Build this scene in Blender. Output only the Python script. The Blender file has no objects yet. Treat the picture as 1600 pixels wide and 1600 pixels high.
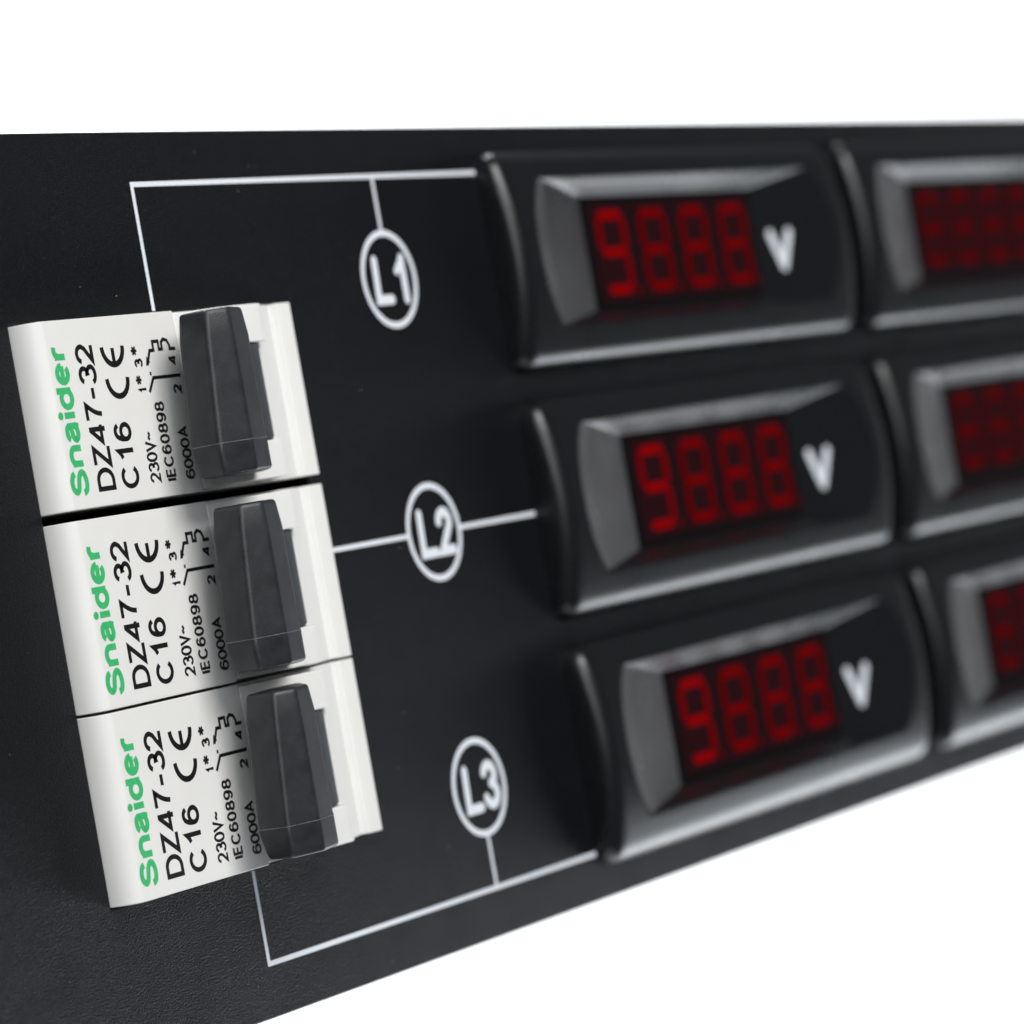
import bpy, bmesh, math, random
from mathutils import Vector, Matrix
random.seed(7)
S = 0.001                      # every length below is in millimetres
SC = bpy.context.scene
COL = SC.collection

# ------------------------------------------------------------------ camera
# panel frame: X along the panel, Y up the panel, Z out of the panel towards the viewer
def W(x, y, z):                # panel millimetres -> world metres (panel stands upright)
    return Vector((x * S, -z * S, y * S))
cam_d = bpy.data.cameras.new('camera')
cam = bpy.data.objects.new('camera', cam_d); COL.objects.link(cam)
rt, dn, fw = (.5162, -.1741, .8386), (-.0930, -.9847, -.1472), (.8514, -.0020, -.5245)
def D(v): return Vector((v[0], -v[2], v[1]))
f_ = D(fw).normalized(); r_ = D(rt); r_ = (r_ - f_ * r_.dot(f_)).normalized(); u_ = r_.cross(f_)
M = Matrix((r_, u_, -f_)).transposed().to_4x4(); M.translation = W(-349.37, 1.46, 225.34)
cam.matrix_world = M
cam_d.sensor_width = 36; cam_d.lens = 6.0463 * 1000 * 36 / 1600
cam_d.clip_start = 0.02; cam_d.clip_end = 50
cam_d.dof.use_dof = True; cam_d.dof.focus_distance = .367; cam_d.dof.aperture_fstop = 136.04 / 5.3
cam_d.dof.aperture_blades = 9
SC.camera = cam

# ------------------------------------------------------------------ light
SC.view_settings.view_transform = 'Standard'; SC.view_settings.look = 'None'
SC.view_settings.exposure = 0; SC.view_settings.gamma = 1
w = bpy.data.worlds.new('World'); SC.world = w; w.use_nodes = True
bgn = w.node_tree.nodes['Background']; bgn.inputs[0].default_value = (.86, .93, 1, 1); bgn.inputs[1].default_value = .09
def area(name, loc, target, size, size_y, power, col=(1, 1, 1)):
    d = bpy.data.lights.new(name, 'AREA'); d.shape = 'RECTANGLE'; d.size = size; d.size_y = size_y
    d.energy = power; d.color = col
    o = bpy.data.objects.new(name, d); COL.objects.link(o); o.location = loc
    o.rotation_euler = (Vector(target) - Vector(loc)).to_track_quat('-Z', 'Y').to_euler()
    return o
KEY = area('softbox_key', (-.26, -.76, .62), (-.02, 0, 0), .60, .55, 11.4, (1, .985, .965))
FILL = area('added_fill_light', (-.80, -.70, .30), (-.05, 0, 0), .55, .5, 3.3, (.93, .97, 1))  # added, unseen fill: lightens the shade left of the toggles
BACK = area('softbox_backdrop', (.25, .62, 1.05), (.95, .45, -.05), .75, .6, 44.0, (.90, .95, 1))
BACK2 = area('softbox_table', (.55, .45, .80), (.25, .1, -.044), .6, .5, 14.0)

STRIP = area('strip_light_low', (.65, -.08, -.375), (.05, 0, .0), .36, .34, 2.1, (.88, .94, 1))

# ------------------------------------------------------------------ materials
def mat(name, col, rough=.5, spec=.5, coat=0, noise=0, nscale=900, bump=0, bscale=4000, rvar=0, emis=None, estr=0, bdist=.02, sheen=0):
    m = bpy.data.materials.new(name); m.use_nodes = True; nt = m.node_tree; b = nt.nodes['Principled BSDF']
    b.inputs['Base Color'].default_value = (*col, 1); b.inputs['Roughness'].default_value = rough
    b.inputs['Specular IOR Level'].default_value = spec
    b.inputs['Coat Weight'].default_value = coat
    tc = nt.nodes.new('ShaderNodeTexCoord')
    if noise:
        n = nt.nodes.new('ShaderNodeTexNoise'); n.inputs['Scale'].default_value = nscale; n.inputs['Detail'].default_value = 4
        nt.links.new(tc.outputs['Object'], n.inputs['Vector'])
        r = nt.nodes.new('ShaderNodeMapRange'); r.inputs[1].default_value = .3; r.inputs[2].default_value = .7
        r.inputs[3].default_value = 1 - noise; r.inputs[4].default_value = 1 + noise
        nt.links.new(n.outputs['Fac'], r.inputs[0])
        mx = nt.nodes.new('ShaderNodeVectorMath'); mx.operation = 'SCALE'; mx.inputs[0].default_value = col
        nt.links.new(r.outputs[0], mx.inputs['Scale']); nt.links.new(mx.outputs[0], b.inputs['Base Color'])
    if rvar:
        n = nt.nodes.new('ShaderNodeTexNoise'); n.inputs['Scale'].default_value = 160; n.inputs['Detail'].default_value = 6
        nt.links.new(tc.outputs['Object'], n.inputs['Vector'])
        r = nt.nodes.new('ShaderNodeMapRange'); r.inputs[1].default_value = .3; r.inputs[2].default_value = .7
        r.inputs[3].default_value = rough - rvar; r.inputs[4].default_value = rough + rvar
        nt.links.new(n.outputs['Fac'], r.inputs[0]); nt.links.new(r.outputs[0], b.inputs['Roughness'])
    if bump:
        n = nt.nodes.new('ShaderNodeTexNoise'); n.inputs['Scale'].default_value = bscale; n.inputs['Detail'].default_value = 3
        nt.links.new(tc.outputs['Object'], n.inputs['Vector'])
        bp = nt.nodes.new('ShaderNodeBump'); bp.inputs['Strength'].default_value = bump; bp.inputs['Distance'].default_value = bdist * S
        nt.links.new(n.outputs['Fac'], bp.inputs['Height']); nt.links.new(bp.outputs[0], b.inputs['Normal'])
    if emis:
        b.inputs['Emission Color'].default_value = (*emis, 1); b.inputs['Emission Strength'].default_value = estr
    return m
PANEL = mat('black_powder_coat', (.0038, .0042, .0058), .38, .22, noise=.12, nscale=60, bump=1, bscale=5200, rvar=.05, bdist=.13)
STEEL = mat('painted_steel', (.02, .02, .022), .5)
WHITE = mat('breaker_white_plastic', (.77, .765, .745), .34, .4, noise=.012, nscale=300, bump=.12, bscale=900, rvar=.04)
TOG = mat('charcoal_plastic', (.0195, .0215, .0245), .40, .42, noise=.3, nscale=500, bump=.7, bscale=5200, rvar=.08, bdist=.022)
SEAM = mat('scuffed_seam_catchlight', (.10, .105, .11), .5, .5, noise=.5, nscale=1500)  # paler grey for wear, plus the light its ridge would catch
DRUM = mat('dark_grey_plastic', (.035, .039, .045), .5, .5, noise=.15, bump=.4, bscale=2500)
BEZ = mat('black_satin_plastic', (.0055, .0058, .0070), .29, .5, noise=.08, rvar=.025)
INKW = mat('white_ink', (.74, .78, .84), .5, .3, noise=.06, nscale=2500, bump=.2, bscale=3000)
INKB = mat('black_ink', (.009, .009, .010), .38, .5, noise=.25, nscale=3000, bump=.35, bscale=3600)
INKG = mat('green_ink', (.045, .46, .155), .42, .5, noise=.09, nscale=2200, bump=.2, bscale=3000)
DARK = mat('smoked_acrylic', (.004, .003, .0035), .15, .12)
PANE = mat('red_filter_glow', (.012, .0022, .0035), .12, .10, emis=(.30, .012, .03), estr=.017)  # weak emission stands for red segment light spread in the filter
SEGS = [mat('lit_segment', (.02, .0005, .0005), .5, .0, emis=(1, .004, .010), estr=e) for e in (.20, .125, .08, .04)]
BACKM = mat('white_backdrop', (.92, .92, .92), .9, .1)
DUSTM = mat('pale_dust', (.5, .5, .5), .8, .2)

# ------------------------------------------------------------------ helpers
def link_mesh(name, verts, faces, m, parent=None, loc=None, smooth=None, mats=None, fm=None):
    me = bpy.data.meshes.new(name)
    me.from_pydata([tuple(W(*v)) for v in verts], [], faces)
    for mm in (mats or [m]): me.materials.append(mm)
    if fm:
        for p, i in zip(me.polygons, fm): p.material_index = i
    bm = bmesh.new(); bm.from_mesh(me); bmesh.ops.recalc_face_normals(bm, faces=bm.faces); bm.to_mesh(me); bm.free()
    if smooth is not None:
        me.shade_smooth() if smooth > 90 else me.set_sharp_from_angle(angle=math.radians(smooth))
        if smooth <= 90:
            for p in me.polygons: p.use_smooth = True
    o = bpy.data.objects.new(name, me); COL.objects.link(o)
    if parent: o.parent = parent
    if loc: o.location = W(*loc)
    return o
def thing(name, label, cat, loc=(0, 0, 0), group=None):
    o = bpy.data.objects.new(name, None); COL.objects.link(o); o.location = W(*loc); o.empty_display_size = .01
    o['label'] = label; o['category'] = cat
    if group: o['group'] = group
    return o
def bevel(o, wd, seg=3, ang=35):
    b = o.modifiers.new('bevel', 'BEVEL'); b.width = wd * S; b.segments = seg; b.limit_method = 'ANGLE'; b.angle_limit = math.radians(ang)
    b.harden_normals = False
    o.data.shade_smooth()
    n = o.modifiers.new('wn', 'WEIGHTED_NORMAL'); n.keep_sharp = True
    return o
def prism_y(name, prof, y0, y1, m, parent, wd=0, seg=3, ang=35, insets=None):
    """profile (x, z) extruded along Y"""
    ys = [y0, y1] if insets is None else insets
    n = len(prof); v = []
    for y in ys:
        v += [(x, y, z) for x, z in prof]
    f = []
    for k in range(len(ys) - 1):
        for i in range(n):
            j = (i + 1) % n
            f.append((k * n + i, k * n + j, (k + 1) * n + j, (k + 1) * n + i))
    f += [tuple(range(n)), tuple(range((len(ys) - 1) * n, len(ys) * n))]
    o = link_mesh(name, v, f, m, parent)
    if wd: bevel(o, wd, seg, ang)
    return o
def stroke(pts, wd, z, closed=False, cap=6):
    """flat mitred strip (verts, faces) in the plane Z = z"""
    P = [Vector((p[0], p[1])) for p in pts]; n = len(P); h = wd / 2; L = []; R = []
    for i in range(n):
        a = P[i - 1] if (i or closed) else None; b = P[(i + 1) % n] if (i < n - 1 or closed) else None
        if a is None: d1 = d2 = (b - P[i]).normalized()
        elif b is None: d1 = d2 = (P[i] - a).normalized()
        else: d1 = (P[i] - a).normalized(); d2 = (b - P[i]).normalized()
        n1 = Vector((-d1.y, d1.x)); n2 = Vector((-d2.y, d2.x)); mt = (n1 + n2)
        if mt.length < 1e-6: mt = n1.copy()
        mt.normalize(); k = h / max(.35, mt.dot(n1)); L.append(P[i] + mt * k); R.append(P[i] - mt * k)
    v = [(p.x, p.y, z) for p in L] + [(p.x, p.y, z) for p in R]; f = []
    m_ = n if closed else n - 1
    for i in range(m_):
        j = (i + 1) % n; f.append((i, j, n + j, n + i))
    if not closed and cap:
        for end in (0, n - 1):
            d = (P[0] - P[1]) if end == 0 else (P[-1] - P[-2]); a0 = math.atan2(d.y, d.x); c = P[end]
            ring = [(c.x + h * math.cos(a0 + math.pi / 2 - math.pi * k / cap), c.y + h * math.sin(a0 + math.pi / 2 - math.pi * k / cap), z) for k in range(cap + 1)]
            b0 = len(v); v += ring; f.append(tuple(range(b0, b0 + cap + 1)))
    return v, f
def merge(*vf):
    V, F = [], []
    for v, f in vf:
        b = len(V); V += v; F += [tuple(i + b for i in q) for q in f]
    return V, F
def arc(cx, cy, r, a0, a1, n):
    return [(cx + r * math.cos(math.radians(a0 + (a1 - a0) * k / n)), cy + r * math.sin(math.radians(a0 + (a1 - a0) * k / n))) for k in range(n + 1)]

def el(cx, cy, rx, ry, a0, a1, n=16):
    return [(cx + rx * math.cos(math.radians(a0 + (a1 - a0) * k / n)), cy + ry * math.sin(math.radians(a0 + (a1 - a0) * k / n))) for k in range(n + 1)]
def smooth(P, k=5):
    """Catmull-Rom through the points"""
    Q = [P[0]] + list(P) + [P[-1]]; out = []
    for i in range(1, len(Q) - 2):
        for s in range(k):
            t = s / k
            out.append(tuple(.5 * (2 * Q[i][d] + (Q[i + 1][d] - Q[i - 1][d]) * t + (2 * Q[i - 1][d] - 5 * Q[i][d] + 4 * Q[i + 1][d] - Q[i + 2][d]) * t * t
                             + (-Q[i - 1][d] + 3 * Q[i][d] - 3 * Q[i + 1][d] + Q[i + 2][d]) * t ** 3) for d in (0, 1)))
    return out + [P[-1]]
C_ = True
# centre-line letter shapes in a unit cap height: width, [(points, closed)]
G = {
 'D': (.72, [([(0, 0), (0, 1)] + el(.33, .5, .39, .5, 90, -90), C_)]),
 'Z': (.70, [([(.02, 1), (.66, 1), (0, 0), (.70, 0)], 0)]),
 '4': (.66, [([(.50, 0), (.50, 1.06)], 0), ([(.47, .98), (0, .27), (.66, .27)], 0)]),
 '7': (.60, [([(0, 1), (.60, 1)] + smooth([(.60, 1), (.40, .66), (.27, .34), (.21, 0)])[1:], 0)]),
 '-': (.46, [([(.02, .36), (.44, .36)], 0)]),
 '3': (.62, [(el(.30, .745, .26, .255, 168, -75) + el(.30, .265, .31, .265, 78, -165), 0)]),
 '2': (.62, [(el(.30, .70, .29, .30, 172, -12) + [(.50, .46), (.30, .28), (.02, 0), (.62, 0)], 0)]),
 'C': (.76, [(el(.40, .5, .40, .5, 38, 322, 24), 0)]),
 '1': (.44, [([(.34, 0), (.34, 1), (.22, .86), (.04, .76)], 0)]),
 '6': (.62, [(el(.31, .31, .30, .31, 0, 345, 22), C_), (smooth([(.012, .34), (.03, .62), (.14, .90), (.33, 1.0), (.50, .94), (.59, .80)]), 0)]),
 '9': (.62, [(el(.31, .69, .30, .31, 0, 345, 22), C_), (smooth([(.608, .66), (.59, .38), (.48, .10), (.29, 0), (.12, .06), (.03, .20)]), 0)]),
 '0': (.60, [(el(.30, .5, .30, .5, 0, 345, 23), C_)]),
 '8': (.62, [(el(.31, .755, .26, .245, 0, 345, 22), C_), (el(.31, .26, .31, .26, 0, 345, 22), C_)]),
 'V': (.68, [([(0, 1), (.34, 0), (.68, 1)], 0)]),
 '~': (.56, [(smooth([(0, .38), (.08, .5), (.18, .52), (.38, .40), (.48, .42), (.56, .54)]), 0)]),
 'I': (0.0, [([(0, 0), (0, 1)], 0)]),
 'E': (.58, [([(.56, 1), (0, 1), (0, 0), (.58, 0)], 0), ([(0, .53), (.53, .53)], 0)]),
 'A': (.72, [([(0, 0), (.36, 1), (.72, 0)], 0), ([(.12, .33), (.60, .33)], 0)]),
 '*': (.40, [([(.2, .52), (.2, 1.0)], 0), ([(0, .64), (.4, .88)], 0), ([(0, .88), (.4, .64)], 0)]),
 'S': (.64, [(smooth([(.60, .74), (.54, .90), (.40, .985), (.28, 1), (.12, .94), (.04, .76), (.12, .60), (.32, .525), (.52, .44), (.63, .26), (.55, .08), (.34, 0), (.12, .04), (.02, .18), (.0, .28)]), 0)]),
 'n': (.48, [([(0, 0), (0, .72)], 0), ([(0, .40)] + el(.24, .48, .24, .25, 165, 0, 12) + [(.48, 0)], 0)]),
 'a': (.50, [(smooth([(.02, .56), (.08, .68), (.22, .73), (.36, .70), (.43, .58)]) + [(.43, .16), (.46, .02), (.52, 0)], 0), (smooth([(.43, .43), (.25, .40), (.07, .33), (.0, .18), (.08, .03), (.22, 0), (.36, .06), (.43, .18)]), 0)]),
 'i': (0.0, [([(0, 0), (0, .72)], 0), ('dot', 0, .985)]),
 'd': (.50, [(el(.25, .36, .25, .36, 0, 345, 23), C_), ([(.50, 0), (.50, 1)], 0)]),
 'e': (.52, [(el(.26, .36, .255, .36, 4, 312, 22), 0), ([(.05, .37), (.50, .37)], 0)]),
 'r': (.30, [([(0, 0), (0, .72)], 0), (smooth([(0, .42), (.05, .62), (.16, .71), (.31, .70)]), 0)]),
}
def text(s, base, y0, y1, cap, z, wt=.4, gap=.2):
    """text whose baseline runs up the panel (+Y) at X = base and whose letters stand towards -X"""
    tot = sum(G[c][0] for c in s) + gap * (len(s) - 1); k = (y1 - y0 - wt) / tot; hh = cap - wt
    V, F = [], []; x = 0; n = 0
    for ch in s:
        wch, strokes = G[ch]
        for st in strokes:
            zz = z + .0012 * (n % 4); n += 1
            if st[0] == 'dot':
                cx_, cy_ = base - wt / 2 - st[2] * hh, y0 + wt / 2 + (x + st[1]) * k
                vf = ([(cx_ + .62 * wt * math.cos(a * math.pi / 8), cy_ + .62 * wt * math.sin(a * math.pi / 8), zz) for a in range(16)], [tuple(range(16))])
            else: vf = stroke([(base - wt / 2 - py * hh, y0 + wt / 2 + (x + px) * k) for px, py in st[0]], wt, zz, bool(st[1]), cap=0)
            V, F = merge((V, F), vf)
        x += wch + gap
    return V, F

# ------------------------------------------------------------------ setting
def quadobj(name, pts, m):
    me = bpy.data.meshes.new(name); me.from_pydata(pts, [], [tuple(range(len(pts)))]); me.materials.append(m)
    o = bpy.data.objects.new(name, me); COL.objects.link(o); o['kind'] = 'structure'; return o
TZ = -.62
tp = [(-.50, -.40), (1.0, -.10), (1.0, 1.2), (-.5, 1.2)]      # white board
n_ = len(tp)
v = [(x, y, TZ) for x, y in tp] + [(x, y, TZ - .018) for x, y in tp]
me = bpy.data.meshes.new('table_surface'); me.from_pydata(v, [], [tuple(range(n_)), tuple(range(n_, 2 * n_))] + [(i, (i + 1) % n_, n_ + (i + 1) % n_, n_ + i) for i in range(n_)])
me.materials.append(BACKM); o = bpy.data.objects.new('table_surface', me); COL.objects.link(o); o['kind'] = 'structure'
for x0, x1, yb in ((-.102, -.092, .11), (.342, .366, .028)):                  # blocks that carry the panel's case, outside the view
    v = [(x, y, z) for z in (TZ, -.0431) for y in (.004, yb) for x in (x0, x1)]
    me = bpy.data.meshes.new('support_block'); me.from_pydata(v, [], [(0, 1, 3, 2), (4, 5, 7, 6), (0, 1, 5, 4), (2, 3, 7, 6), (0, 2, 6, 4), (1, 3, 7, 5)])
    me.materials.append(BACKM); o = bpy.data.objects.new('support_block', me); COL.objects.link(o); o['kind'] = 'structure'
# curved paper backdrop standing behind the table
cx, cy = .78, .48; px, py = f_.x, f_.y; L_ = math.hypot(px, py); px /= L_; py /= L_
qx, qy = py, -px      # along the sheet, towards the front
v = []; f = []
nn = 24
for i in range(nn + 1):
    t = -1.1 + (1.1 + .80) * i / nn
    ztop = .34 - .30 * max(0, (t - .35) / .45)                # upper edge shaped to drop at the unseen front end, darkening upper meters' reflections
    for z in (-.62, ztop): v.append((cx + qx * t, cy + qy * t, z))
for i in range(nn): f.append((2 * i, 2 * i + 2, 2 * i + 3, 2 * i + 1))
me = bpy.data.meshes.new('backdrop'); me.from_pydata(v, [], f); me.materials.append(BACKM)
o = bpy.data.objects.new('backdrop', me); COL.objects.link(o); o['kind'] = 'structure'
sm = o.modifiers.new('thick', 'SOLIDIFY'); sm.thickness = .004

# ------------------------------------------------------------------ rack panel
BX0, BX1, BY0, BY1 = -65.75, -21.75, -29.2, 25.95      # breaker cut-out
MC = [(62.95 + 88.6 * c, y) for c in (0, 1) for y in (28.0, -.15, -28.1)]
MHX, MHY = 41.8, 12.65; MYC = .3
panel = thing('rack_panel', 'black powder coated rack panel with white printed phase lines holding the breakers and meters', 'rack panel')
def plate_with_holes():
    holes = [(BX0, BX1, BY0, BY1)] + [(x - 39, x + 39, y - 11, y + 11) for x, y in MC]
    xs = sorted({-112, 370.6, *[h[0] for h in holes], *[h[1] for h in holes]})
    ys = sorted({-44.05, 44.05, *[h[2] for h in holes], *[h[3] for h in holes]})
    bm = bmesh.new(); vd = {}
    def vv(x, y):
        if (x, y) not in vd: vd[(x, y)] = bm.verts.new(W(x, y, 0))
        return vd[(x, y)]
    for i in range(len(xs) - 1):
        for j in range(len(ys) - 1):
            mx, my = (xs[i] + xs[i + 1]) / 2, (ys[j] + ys[j + 1]) / 2
            if any(h[0] < mx < h[1] and h[2] < my < h[3] for h in holes): continue
            bm.faces.new((vv(xs[i], ys[j]), vv(xs[i + 1], ys[j]), vv(xs[i + 1], ys[j + 1]), vv(xs[i], ys[j + 1])))
    me = bpy.data.meshes.new('faceplate'); bmesh.ops.recalc_face_normals(bm, faces=bm.faces)
    for fc in bm.faces:
        if fc.normal.y > 0: fc.normal_flip()
    g = bmesh.ops.extrude_face_region(bm, geom=bm.faces[:])
    bmesh.ops.translate(bm, verts=[e for e in g['geom'] if isinstance(e, bmesh.types.BMVert)], vec=W(0, 0, -2))
    bmesh.ops.recalc_face_normals(bm, faces=bm.faces)
    bm.to_mesh(me); bm.free(); me.materials.append(PANEL)
    o = bpy.data.objects.new('faceplate', me); COL.objects.link(o); o.parent = panel
    b = o.modifiers.new('bevel', 'BEVEL'); b.width = .18 * S; b.segments = 2; b.limit_method = 'ANGLE'; b.angle_limit = math.radians(60)
    return o
plate_with_holes()
def boxv(x0, x1, y0, y1, z0, z1):
    return ([(x, y, z) for z in (z0, z1) for y in (y0, y1) for x in (x0, x1)],
            [(0, 1, 3, 2), (4, 5, 7, 6), (0, 1, 5, 4), (2, 3, 7, 6), (0, 2, 6, 4), (1, 3, 7, 5)])
o = link_mesh('enclosure', *boxv(-104, 366, -43, 43, -120, -2.02), STEEL, panel)
# open the front of the enclosure so that the holes look into a dark case
bm = bmesh.new(); bm.from_mesh(o.data)
bmesh.ops.delete(bm, geom=[fc for fc in bm.faces if fc.calc_center_median().y < .01], context='FACES'); bm.to_mesh(o.data); bm.free()
sm = o.modifiers.new('thick', 'SOLIDIFY'); sm.thickness = .0012; sm.offset = -1
LW = .5; ZP = .02
def printed(name, vf, label=None, m=INKW, parent=panel):
    o = link_mesh(name, vf[0], vf[1], m, parent)
    if label: o['label'] = label
    return o
WX = -42.95
printed('phase_line', stroke([(WX, 26.2), (WX, 38.77), (21.5, 38.77)], LW, ZP, cap=0), 'white line from the top breaker to the top meter')
printed('phase_line', stroke([(-21.2, 0), (-5.1, 0)], LW, ZP, cap=0)); printed('phase_line', stroke([(5.1, 0), (22.0, 0)], LW, ZP, cap=6))
printed('phase_line', stroke([(WX, -29.5), (WX, -38.77), (21.9, -38.77)], LW, ZP, cap=0), 'white line from the bottom breaker to the bottom meter')
printed('branch_line', stroke([(0, 38.5), (0, 32.6)], LW, ZP, cap=0)); printed('branch_line', stroke([(0, -38.5), (0, -32.9)], LW, ZP, cap=0))
for cy_ in (27.55, 0, -27.84):
    printed('ring', stroke([(5.01 * math.cos(a * math.pi / 48), cy_ + 5.01 * math.sin(a * math.pi / 48)) for a in range(96)], .68, ZP + .006, closed=True))
LT = 1.06
def ell(dx=0, dy=0):
    return stroke([(-2.45 + dx, 2.12 + dy), (-2.62 + dx, -2.2 + dy), (-.1 + dx, -2.2 + dy)], LT, ZP)
one = merge(stroke([(2.86, 2.2), (2.84, -2.3)], LT, ZP), stroke([(2.55, 1.75), (1.62, .80)], LT * .85, ZP + .004))
two = stroke(arc(2.2, .95, 1.05, 180, -20, 10) + [(2.75, -.05), (1.15, -2.2), (3.4, -2.2)], LT, ZP)
three = merge(stroke(arc(2.25, 1.05, 1.05, 165, -70, 10), LT, ZP), stroke(arc(2.25, -1.05, 1.15, 80, -165, 12), LT, ZP + .004))
for cy_, g, t_ in ((27.55, one, 'L1'), (0, two, 'L2'), (-27.84, three, 'L3')):
    v1, f1 = merge(ell(), g)
    printed('lettering', ([(x, y + cy_, z) for x, y, z in v1], f1), 'white printed letters ' + t_)

# ------------------------------------------------------------------ circuit breakers
HB = 8.93
def rounded(pts): return pts
BODY = [(0, -42), (0, -.3), (.02, .1), (.12, .8), (.32, 1.4), (.6, 1.9), (.9, 2.24), (1.2, 2.47), (1.5, 2.59), (1.75, 2.62), (22.0, 2.62), (22.25, 2.35), (22.6, 1.1), (33.0, 1.1),
        (33.4, 2.9), (34.3, 2.9), (41.1, .75), (41.45, 1.55), (43.3, 1.8), (43.6, 1.72), (43.7, 1.45), (43.7, -42)]
HOUS = [(22.35, .9), (22.35, 2.45), (24.4, 3.15), (25.6, 3.85), (26.9, 4.55), (28.4, 4.98), (30.5, 5.2), (32.5, 5.28), (33.3, 5.18), (33.8, 4.85), (34.0, 4.3), (34.05, 2.2), (34.05, .9)]
def housing_mesh(parent):
    hy = HB - .22; sy0, sy1 = -4.97, 4.9
    full = HOUS
    left = [p for p in HOUS if p[0] < 26.5] + [(27.0, 4.58), (27.0, .9)]
    wall = [(33.15, .9), (33.15, 4.0), (33.25, 4.1), (33.6, 4.1), (33.85, 4.0), (34.05, 3.9), (34.05, .9)]
    parts = []
    for prof, y0, y1 in ((full, sy1, hy), (full, -hy, sy0), (left, sy0 + .003, sy1 - .003), (wall, sy0 + .003, sy1 - .003)):
        n = len(prof)
        v = [(x, y, z) for y in (y0, y1) for x, z in prof]
        f = [(i, (i + 1) % n, n + (i + 1) % n, n + i) for i in range(n)] + [tuple(range(n)), tuple(range(n, 2 * n))]
        parts.append((v, f))
    v, f = merge(*parts)
    o = link_mesh('centre_block', v, f, WHITE, parent); bevel(o, .14, 2, 50); return o
def make_breaker(label, loc):
    root = thing('circuit_breaker', label, 'circuit breaker', loc, 'white circuit breakers in the rack panel')
    prism_y('body', BODY, -HB, HB, WHITE, root, .1, 2, 50)
    housing_mesh(root)
    # toggle: blade lying over to the left with a moulding seam, and the drum in the slot
    def rpoly(P, r, n=3):
        out = []
        for k in range(len(P)):
            p = Vector(P[k]); a_ = (Vector(P[k - 1]) - p); c_ = (Vector(P[(k + 1) % len(P)]) - p)
            ra = min(r, a_.length * .45); rc = min(r, c_.length * .45); A = p + a_.normalized() * ra; Cc = p + c_.normalized() * rc
            for q in range(n + 1):
                t = q / n; out.append(tuple(A * (1 - t) ** 2 + p * 2 * t * (1 - t) + Cc * t * t))
        return out
    TP = rpoly([(24.6, 4.35), (16.85, 6.75), (16.75, 10.25), (18.85, 11.62), (22.5, 10.75), (23.7, 9.95), (28.0, 5.5)], .42)
    cxm = sum(p[0] for p in TP) / len(TP); czm = sum(p[1] for p in TP) / len(TP)
    def grow(P, d):
        out = []
        for x, z in P:
            l = math.hypot(x - cxm, z - czm); out.append((x + (x - cxm) / l * d, z + (z - czm) / l * d))
        return out
    V = []; F = []; st_ = [(-7.98, -.42), (-7.92, -.18), (-7.78, -.03), (-7.6, .03), (-4.92, .03), (-4.86, 0), (5.25, 0), (7.45, -.22), (7.75, -.28), (7.92, -.42), (7.98, -.65)]
    def flare(x, y, z):                                       # the grip widens towards its lower end, whose corner is rounded off
        if x < 20:
            k = min(1, max(0, 18.3 - x)); x -= 1.4 * k * (7.98 - max(y, -4.9)) / 12.9
            if y < -4.9: x += (1.0 if z < 9 else .2) * k * ((-4.9 - y) / 3.1) ** 1.5
        return (x, y, z)
    for y, d in st_[:4] + [(-5.8, .03), (-6.8, .03)][::-1] + st_[4:]: V += [flare(x, y, z) for x, z in grow(TP, d)]
    nT = len(TP)
    for k in range(len(st_) + 1):
        for i in range(nT): F.append((k * nT + i, k * nT + (i + 1) % nT, (k + 1) * nT + (i + 1) % nT, (k + 1) * nT + i))
    F += [tuple(range(nT)), tuple(range((len(st_) + 1) * nT, (len(st_) + 2) * nT))]
    a = link_mesh('toggle', V, F, TOG, root); a.data.shade_smooth(); wn = a.modifiers.new('wn', 'WEIGHTED_NORMAL')
    sv = [flare(x, y, z) for y in (-4.95, -4.86) for x, z in grow(TP, .055)]
    sm_ = link_mesh('mould_seam', sv, [(i, (i + 1) % nT, nT + (i + 1) % nT, nT + i) for i in range(nT)] + [tuple(range(nT)), tuple(range(nT, 2 * nT))], SEAM, root); sm_.parent = a
    dr = [(29.8 + 6.3 * math.cos(t * math.pi / 16), -1.0 + 6.2 * math.sin(t * math.pi / 16)) for t in range(32)]
    d = prism_y('drum', dr, -4.75, 4.75, DRUM, root); d.parent = a; d.data.shade_smooth(); bevel(d, .1, 1, 50)
    st = prism_y('stem', [(24.9, 3.6), (28.3, 4.6), (27.6, 5.8), (24.4, 4.9)], -4.7, 4.7, TOG, root, 0); st.parent = a
    ZF = 2.62 + .012
    def pr(name, vf, m, lb=None):
        o = link_mesh(name, vf[0], vf[1], m, root)
        if lb: o['label'] = lb
    pr('brand_lettering', text('Snaider', 4.37, -7.72, 6.68, 2.78, ZF, .62, .26), INKG, 'green lettering')
    pr('model_lettering', text('DZ47-32', 8.42, -7.55, 6.55, 2.75, ZF, .47, .20), INKB)
    pr('rating_lettering', text('C16', 12.22, -7.66, -1.25, 2.75, ZF, .47, .36), INKB)
    pr('voltage_lettering', text('230V~', 15.62, -7.45, -2.45, 1.72, ZF, .28, .22), INKB)
    pr('standard_lettering', text('IEC60898', 18.08, -7.5, .28, 1.56, ZF, .28, .32), INKB)
    pr('capacity_lettering', text('6000A', 21.15, -7.6, -2.35, 1.52, ZF, .275, .22), INKB)
    ce = merge(stroke([(9.85 + 1.62 - 1.62 * math.cos(math.radians(a)), 2.95 - 1.75 * math.sin(math.radians(a))) for a in range(0, 181, 12)], .57, ZF, cap=0),
               stroke([(9.85 + 1.62 - 1.62 * math.cos(math.radians(a)), 6.0 - 1.75 * math.sin(math.radians(a))) for a in range(0, 181, 12)], .57, ZF, cap=0),
               stroke([(11.47, 4.4), (11.47, 5.85)], .52, ZF + .004, cap=0))
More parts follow.
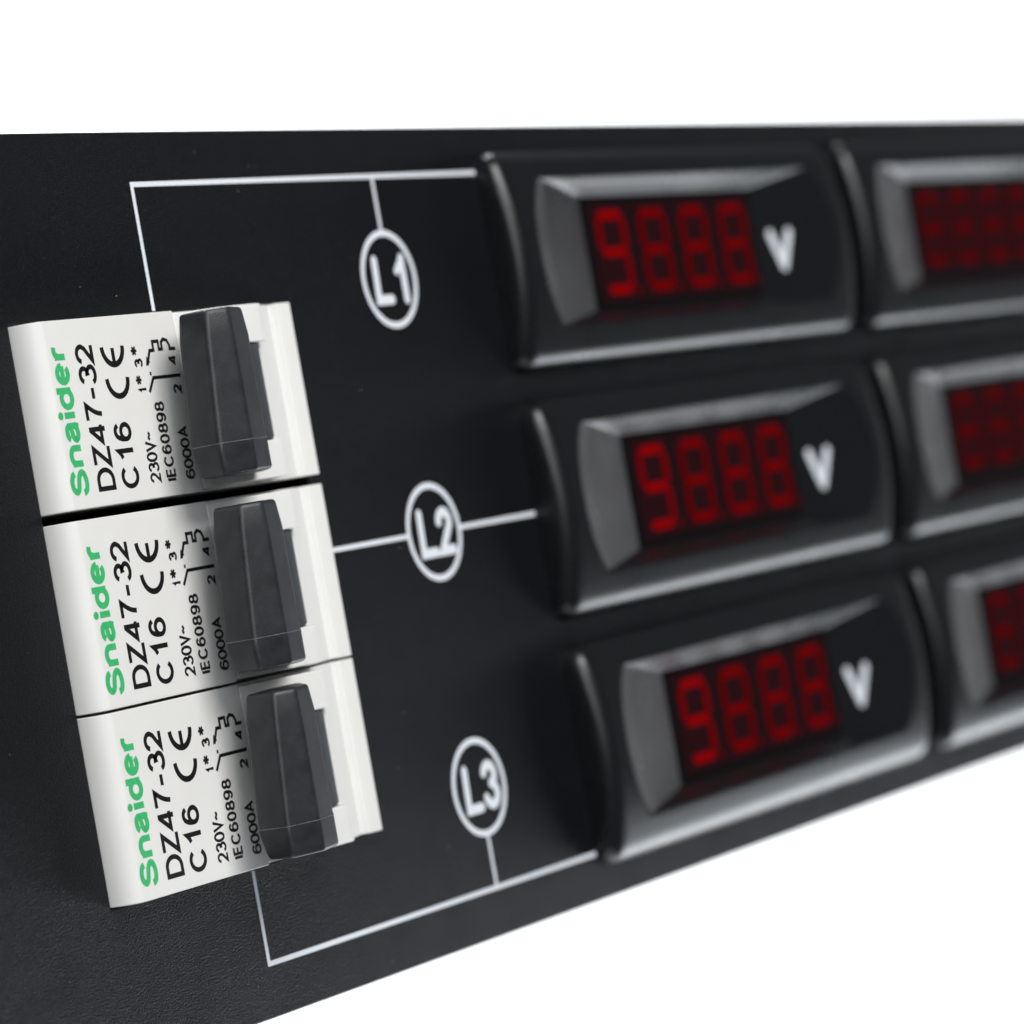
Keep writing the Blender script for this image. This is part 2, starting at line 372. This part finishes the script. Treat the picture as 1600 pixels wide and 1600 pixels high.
    pr('certification_mark', ce, INKB)
    lw = .34
    sym = merge(stroke([(16.2, 1.25), (17.15, 2.6), (21.6, 2.6)], lw, ZF, cap=0), stroke([(16.85, 2.85), (16.85, 3.2)], lw * .8, ZF, cap=0),
                stroke([(16.6, 3.85), (17.3, 5.25), (17.95, 5.25), (17.95, 6.1), (18.85, 6.1), (18.85, 5.3), (19.35, 5.3), (19.35, 5.95), (19.75, 6.25), (20.3, 6.1), (20.6, 5.6), (20.6, 5.25), (21.5, 5.25)], lw, ZF, cap=0),
                ([(16.35, 3.75, ZF + .004), (17.1, 4.15, ZF + .004), (16.62, 4.75, ZF + .004)], [(0, 1, 2)]),
                text('1', 15.88, 1.25, 1.8, 1.3, ZF, .28), text('*', 16.35, 2.0, 3.05, 2.15, ZF, .26), text('3', 15.88, 3.7, 4.62, 1.3, ZF, .28),
                text('*', 16.35, 4.85, 5.9, 2.15, ZF, .26), text('2', 21.4, .85, 1.8, 1.35, ZF, .28), text('4', 21.4, 3.65, 4.65, 1.35, ZF, .28))
    pr('circuit_symbol', sym, INKB)
    return root
make_breaker('topmost white circuit breaker with charcoal toggle, above the widest black gap', (-65.62, 16.87, 0))
make_breaker('middle white circuit breaker with charcoal toggle, level with the L2 ring', (-65.62, -1.98, 0))
make_breaker('bottommost white circuit breaker with charcoal toggle, above the L3 corner line', (-65.62, -20.12, 0))

# ------------------------------------------------------------------ panel meters
def rrect(x0, x1, y0, y1, r, n=5, nx=14, ny=12):
    P = []
    def side(a, b, k): return [(a[0] + (b[0] - a[0]) * i / k, a[1] + (b[1] - a[1]) * i / k) for i in range(k)]
    P += side((x0 + r, y0), (x1 - r, y0), nx); P += arc(x1 - r, y0 + r, r, -90, 0, n)[:-1]
    P += side((x1, y0 + r), (x1, y1 - r), ny); P += arc(x1 - r, y1 - r, r, 0, 90, n)[:-1]
    P += side((x1 - r, y1), (x0 + r, y1), nx); P += arc(x0 + r, y1 - r, r, 90, 180, n)[:-1]
    P += side((x0, y1 - r), (x0, y0 + r), ny); P += arc(x0 + r, y0 + r, r, 180, 270, n)[:-1]
    return P
def zarc(y): return 4.15 - 2.0 * ((y - MYC) / MHY) ** 2
WXa, WXb, WYa, WYb = -33.2, 33.4, -7.75, 9.4     # window outer outline
DXa, DXb, DYa, DYb = -21.3, 21.2, -6.2, 7.35    # display pane
DZ = .45
BOW = 4.0
def bezel_mesh():
    rings = []
    def ring(loop, zf): rings.append([(x, y, zf(x, y)) for x, y in loop])
    R = 2.3; er = 1.7
    ring(rrect(-MHX, MHX, -MHY + MYC, MHY + MYC, R), lambda x, y: .0)
    for k in range(0, 6):
        a = math.radians(90 * k / 5); ins = er * (1 - math.cos(a)); dz = er * (1 - math.sin(a))
        ring(rrect(-MHX + ins + .12, MHX - ins - .12, -MHY + MYC + ins + .12, MHY + MYC - ins - .12, R - ins * .8), lambda x, y, dz=dz: zarc(y) - dz)
    o0 = (-MHX + er + .12, MHX - er - .12, -MHY + MYC + er + .12, MHY + MYC - er - .12, R - er * .8); o1 = (WXa, WXb, WYa, WYb, .25)
    def bow(loop, ya, yb, k):                                  # the end ramps cut the arched face in bowed lines
        out = []
        for x, y in loop:
            s = max(0, 1 - ((y - (ya + yb) / 2) / ((yb - ya) / 2)) ** 2) ** .85
            out.append((x + (BOW if x > 0 else -BOW) * s * k * (1 if abs(x) > 12 else 0), y))
        return out
    for k in range(1, 5):
        t = k / 5; o2 = [a + (b - a) * t for a, b in zip(o0, o1)]
        ring(bow(rrect(*o2), o2[2], o2[3], t * (1.0 if t > .5 else .7)), lambda x, y: zarc(y))
    e = .16
    ring(bow(rrect(WXa - e, WXb + e, WYa - e, WYb + e, .35), WYa - e, WYb + e, 1), lambda x, y: zarc(y) - .004)
    ring(bow(rrect(WXa, WXb, WYa, WYb, .25), WYa, WYb, 1), lambda x, y: zarc(y) - .06)
    def ramp(t): return (WXa + (DXa - WXa) * t, WXb + (DXb - WXb) * t, WYa + (DYa - WYa) * t, WYb + (DYb - WYb) * t, .25)
    base = rrect(*ramp(0))
    for t in (.03, .25, .5, .75, 1):
        q_ = ramp(t); lp = bow(rrect(*q_), q_[2], q_[3], 1 - t)
        rings.append([(x, y, (zarc(by) - .06) * (1 - t) + (DZ + .25) * t - (.05 if t in (.03,) else 0)) for (x, y), (bx, by) in zip(lp, base)])
    ring(rrect(DXa + .08, DXb - .08, DYa + .08, DYb - .08, .25), lambda x, y: DZ - .2)
    n = len(rings[0]); v = [p for r in rings for p in r]; f = []
    for k in range(len(rings) - 1):
        for i in range(n):
            j = (i + 1) % n; f.append((k * n + i, k * n + j, (k + 1) * n + j, (k + 1) * n + i))
    return v, f
def seg_poly(x0, y0, x1, y1, wd):
    """lozenge ended segment"""
    h = wd / 2; z0, z1 = DZ + .01, DZ + .10
    if abs(x1 - x0) > abs(y1 - y0): p = [(x0, y0), (x0 + h, y0 + h), (x1 - h, y1 + h), (x1, y1), (x1 - h, y1 - h), (x0 + h, y0 - h)]
    else: p = [(x0, y0), (x0 + h, y0 + h), (x1 + h, y1 - h), (x1, y1), (x1 - h, y1 - h), (x0 - h, y0 + h)]
    v = [(x, y, z) for z in (z0, z1) for x, y in p]
    f = [tuple(range(6)), tuple(range(6, 12))] + [(i, (i + 1) % 6, 6 + (i + 1) % 6, 6 + i) for i in range(6)]
    return v, f
SW, SH, SWD = 5.8, 8.9, 1.2     # digit centre-line width and height, stroke
NODES = {'a': ((-1, 1), (1, 1)), 'b': ((1, 0), (1, 1)), 'c': ((1, -1), (1, 0)), 'd': ((-1, -1), (1, -1)), 'e': ((-1, -1), (-1, 0)), 'f': ((-1, 0), (-1, 1)), 'g': ((-1, 0), (1, 0))}
_segm = {}
def seg_data(k):
    if k not in _segm:
        (ax, ay), (bx, by) = NODES[k]; g = .12
        x0, y0, x1, y1 = ax * SW / 2, ay * SH / 2, bx * SW / 2, by * SH / 2
        if k in 'adg': x0 += g; x1 -= g
        else: y0 += g; y1 -= g
        v, f = seg_poly(x0, y0, x1, y1, SWD)
        _segm[k] = (v, f)
    return _segm[k]
_smesh = {}
def seg_obj(k, level, parent):
    if (k, level) not in _smesh:
        v, f = seg_data(k) if k != '.' else (lambda c: ([(x, y, z) for z in (DZ + .01, DZ + .08) for x, y in c], [tuple(range(8)), tuple(range(8, 16))] + [(i, (i + 1) % 8, 8 + (i + 1) % 8, 8 + i) for i in range(8)]))([(4.35 + .5 * math.cos(a * math.pi / 4), -4.7 + .5 * math.sin(a * math.pi / 4)) for a in range(8)])
        o = link_mesh('segment' if k != '.' else 'decimal_point', v, f, SEGS[level], parent); _smesh[(k, level)] = o.data; return o
    o = bpy.data.objects.new('segment' if k != '.' else 'decimal_point', _smesh[(k, level)]); COL.objects.link(o); o.parent = parent; return o
_bm = {}
def make_meter(label, loc, volts):
    root = thing('panel_meter', label, 'panel meter', loc, 'black digital meters in two columns')
    def share(name, fn, m, sm=None):
        if name not in _bm: o = link_mesh(name, *fn(), m, root, smooth=sm); _bm[name] = o.data
        else: o = bpy.data.objects.new(name, _bm[name]); COL.objects.link(o); o.parent = root
        return o
    bz = share('bezel', bezel_mesh, BEZ, 30)
    share('meter_case', lambda: boxv(-38.5, 38.5, -10.6, 10.6, -30, -.6), BEZ)
    share('display_pane', lambda: boxv(DXa + .02, DXb - .02, DYa + .02, DYb - .02, -.5, DZ), DARK)
    for i in range(4):
        cxd = .95 + (i - 1.5) * 10.16
        dg = bpy.data.objects.new('digit', None)
        # dark carrier plate of the digit, with the segments' red glow put in
        if 'digit' not in _bm:
            o = link_mesh('digit', *boxv(-4.6, 4.6, -5.9, 5.9, DZ - .3, DZ + .006), PANE, root); _bm['digit'] = o.data
        else: o = bpy.data.objects.new('digit', _bm['digit']); COL.objects.link(o); o.parent = root
        bpy.data.objects.remove(dg)
        o.location = W(cxd, .65, 0)
        for k in 'abcdefg':
            if volts: lv = {True: 0, False: 1}[k in 'adg'] if i == 0 else (1 if k in 'adg' else 2)
            else: lv = 2 if k in 'adg' else 3
            if volts and i == 0 and k == 'e': continue
            seg_obj(k, lv, o)
        seg_obj('.', 2 if volts else 3, o)
    if volts:
        xc, yc = 25.95, -.72
        def rz(x, y):
            t = (WXb + BOW - x) / (WXb + BOW - DXb); return (zarc(0) - .06) * (1 - t) + (DZ + .25) * t + .03
        v, f = stroke([(xc - 1.8, yc + 2.1), (xc, yc - 2.1)], 1.2, 0); v2, f2 = stroke([(xc + 1.8, yc + 2.1), (xc, yc - 2.1)], 1.2, .004)
        V, F = merge((v, f), (v2, f2)); V = [(x, y, rz(x, y) + z) for x, y, z in V]
        printed('unit_lettering', (V, F), 'white letter V', INKW, root)
names = ['top meter of the left column, its V display level with the L1 ring', 'middle meter of the left column, joined by the L2 line',
         'bottom meter of the left column, nearest the lower panel edge', 'top meter of the right column, cut off by the picture edge above two others',
         'middle meter of the right column, cut off between two other meters', 'bottom meter of the right column, only its left end seen']
names = ['black voltmeter reading in red at the end of the L1 line', 'black voltmeter reading in red at the end of the L2 line',
         'black voltmeter reading in red at the end of the L3 line', 'partly seen black meter with dim red display behind the L1 voltmeter',
         'partly seen black meter with dim red display behind the L2 voltmeter', 'partly seen black meter with dim red display behind the L3 voltmeter']
for i, (x, y) in enumerate(MC): make_meter(names[i], (x, y, 0), i < 3)

# ------------------------------------------------------------------ dust on the panel
v = []; f = []
for i in range(75):
    x = random.uniform(-95, -5); y = random.uniform(-44, 43)
    if BX0 - 1 < x < BX1 + 1 and BY0 - 1 < y < BY1 + 1: continue
    s_ = random.choice([.025, .03, .035, .04, .055]) ; a0 = random.random() * 6; st = random.uniform(1, 2.2); b = len(v)
    for k in range(5):
        a = a0 + k * 1.2566; dx = math.cos(a) * s_ * st * random.uniform(.7, 1.2); dy = math.sin(a) * s_ * random.uniform(.7, 1.2)
        v.append((x + dx * math.cos(a0) - dy * math.sin(a0), y + dx * math.sin(a0) + dy * math.cos(a0), .012))
    v.append((x, y, .05))
    f += [(b + k, b + (k + 1) % 5, b + 5) for k in range(5)]
o = link_mesh('dust', v, f, DUSTM); o['kind'] = 'stuff'; o['label'] = 'pale dust specks lying on the black panel'; o['category'] = 'dust'
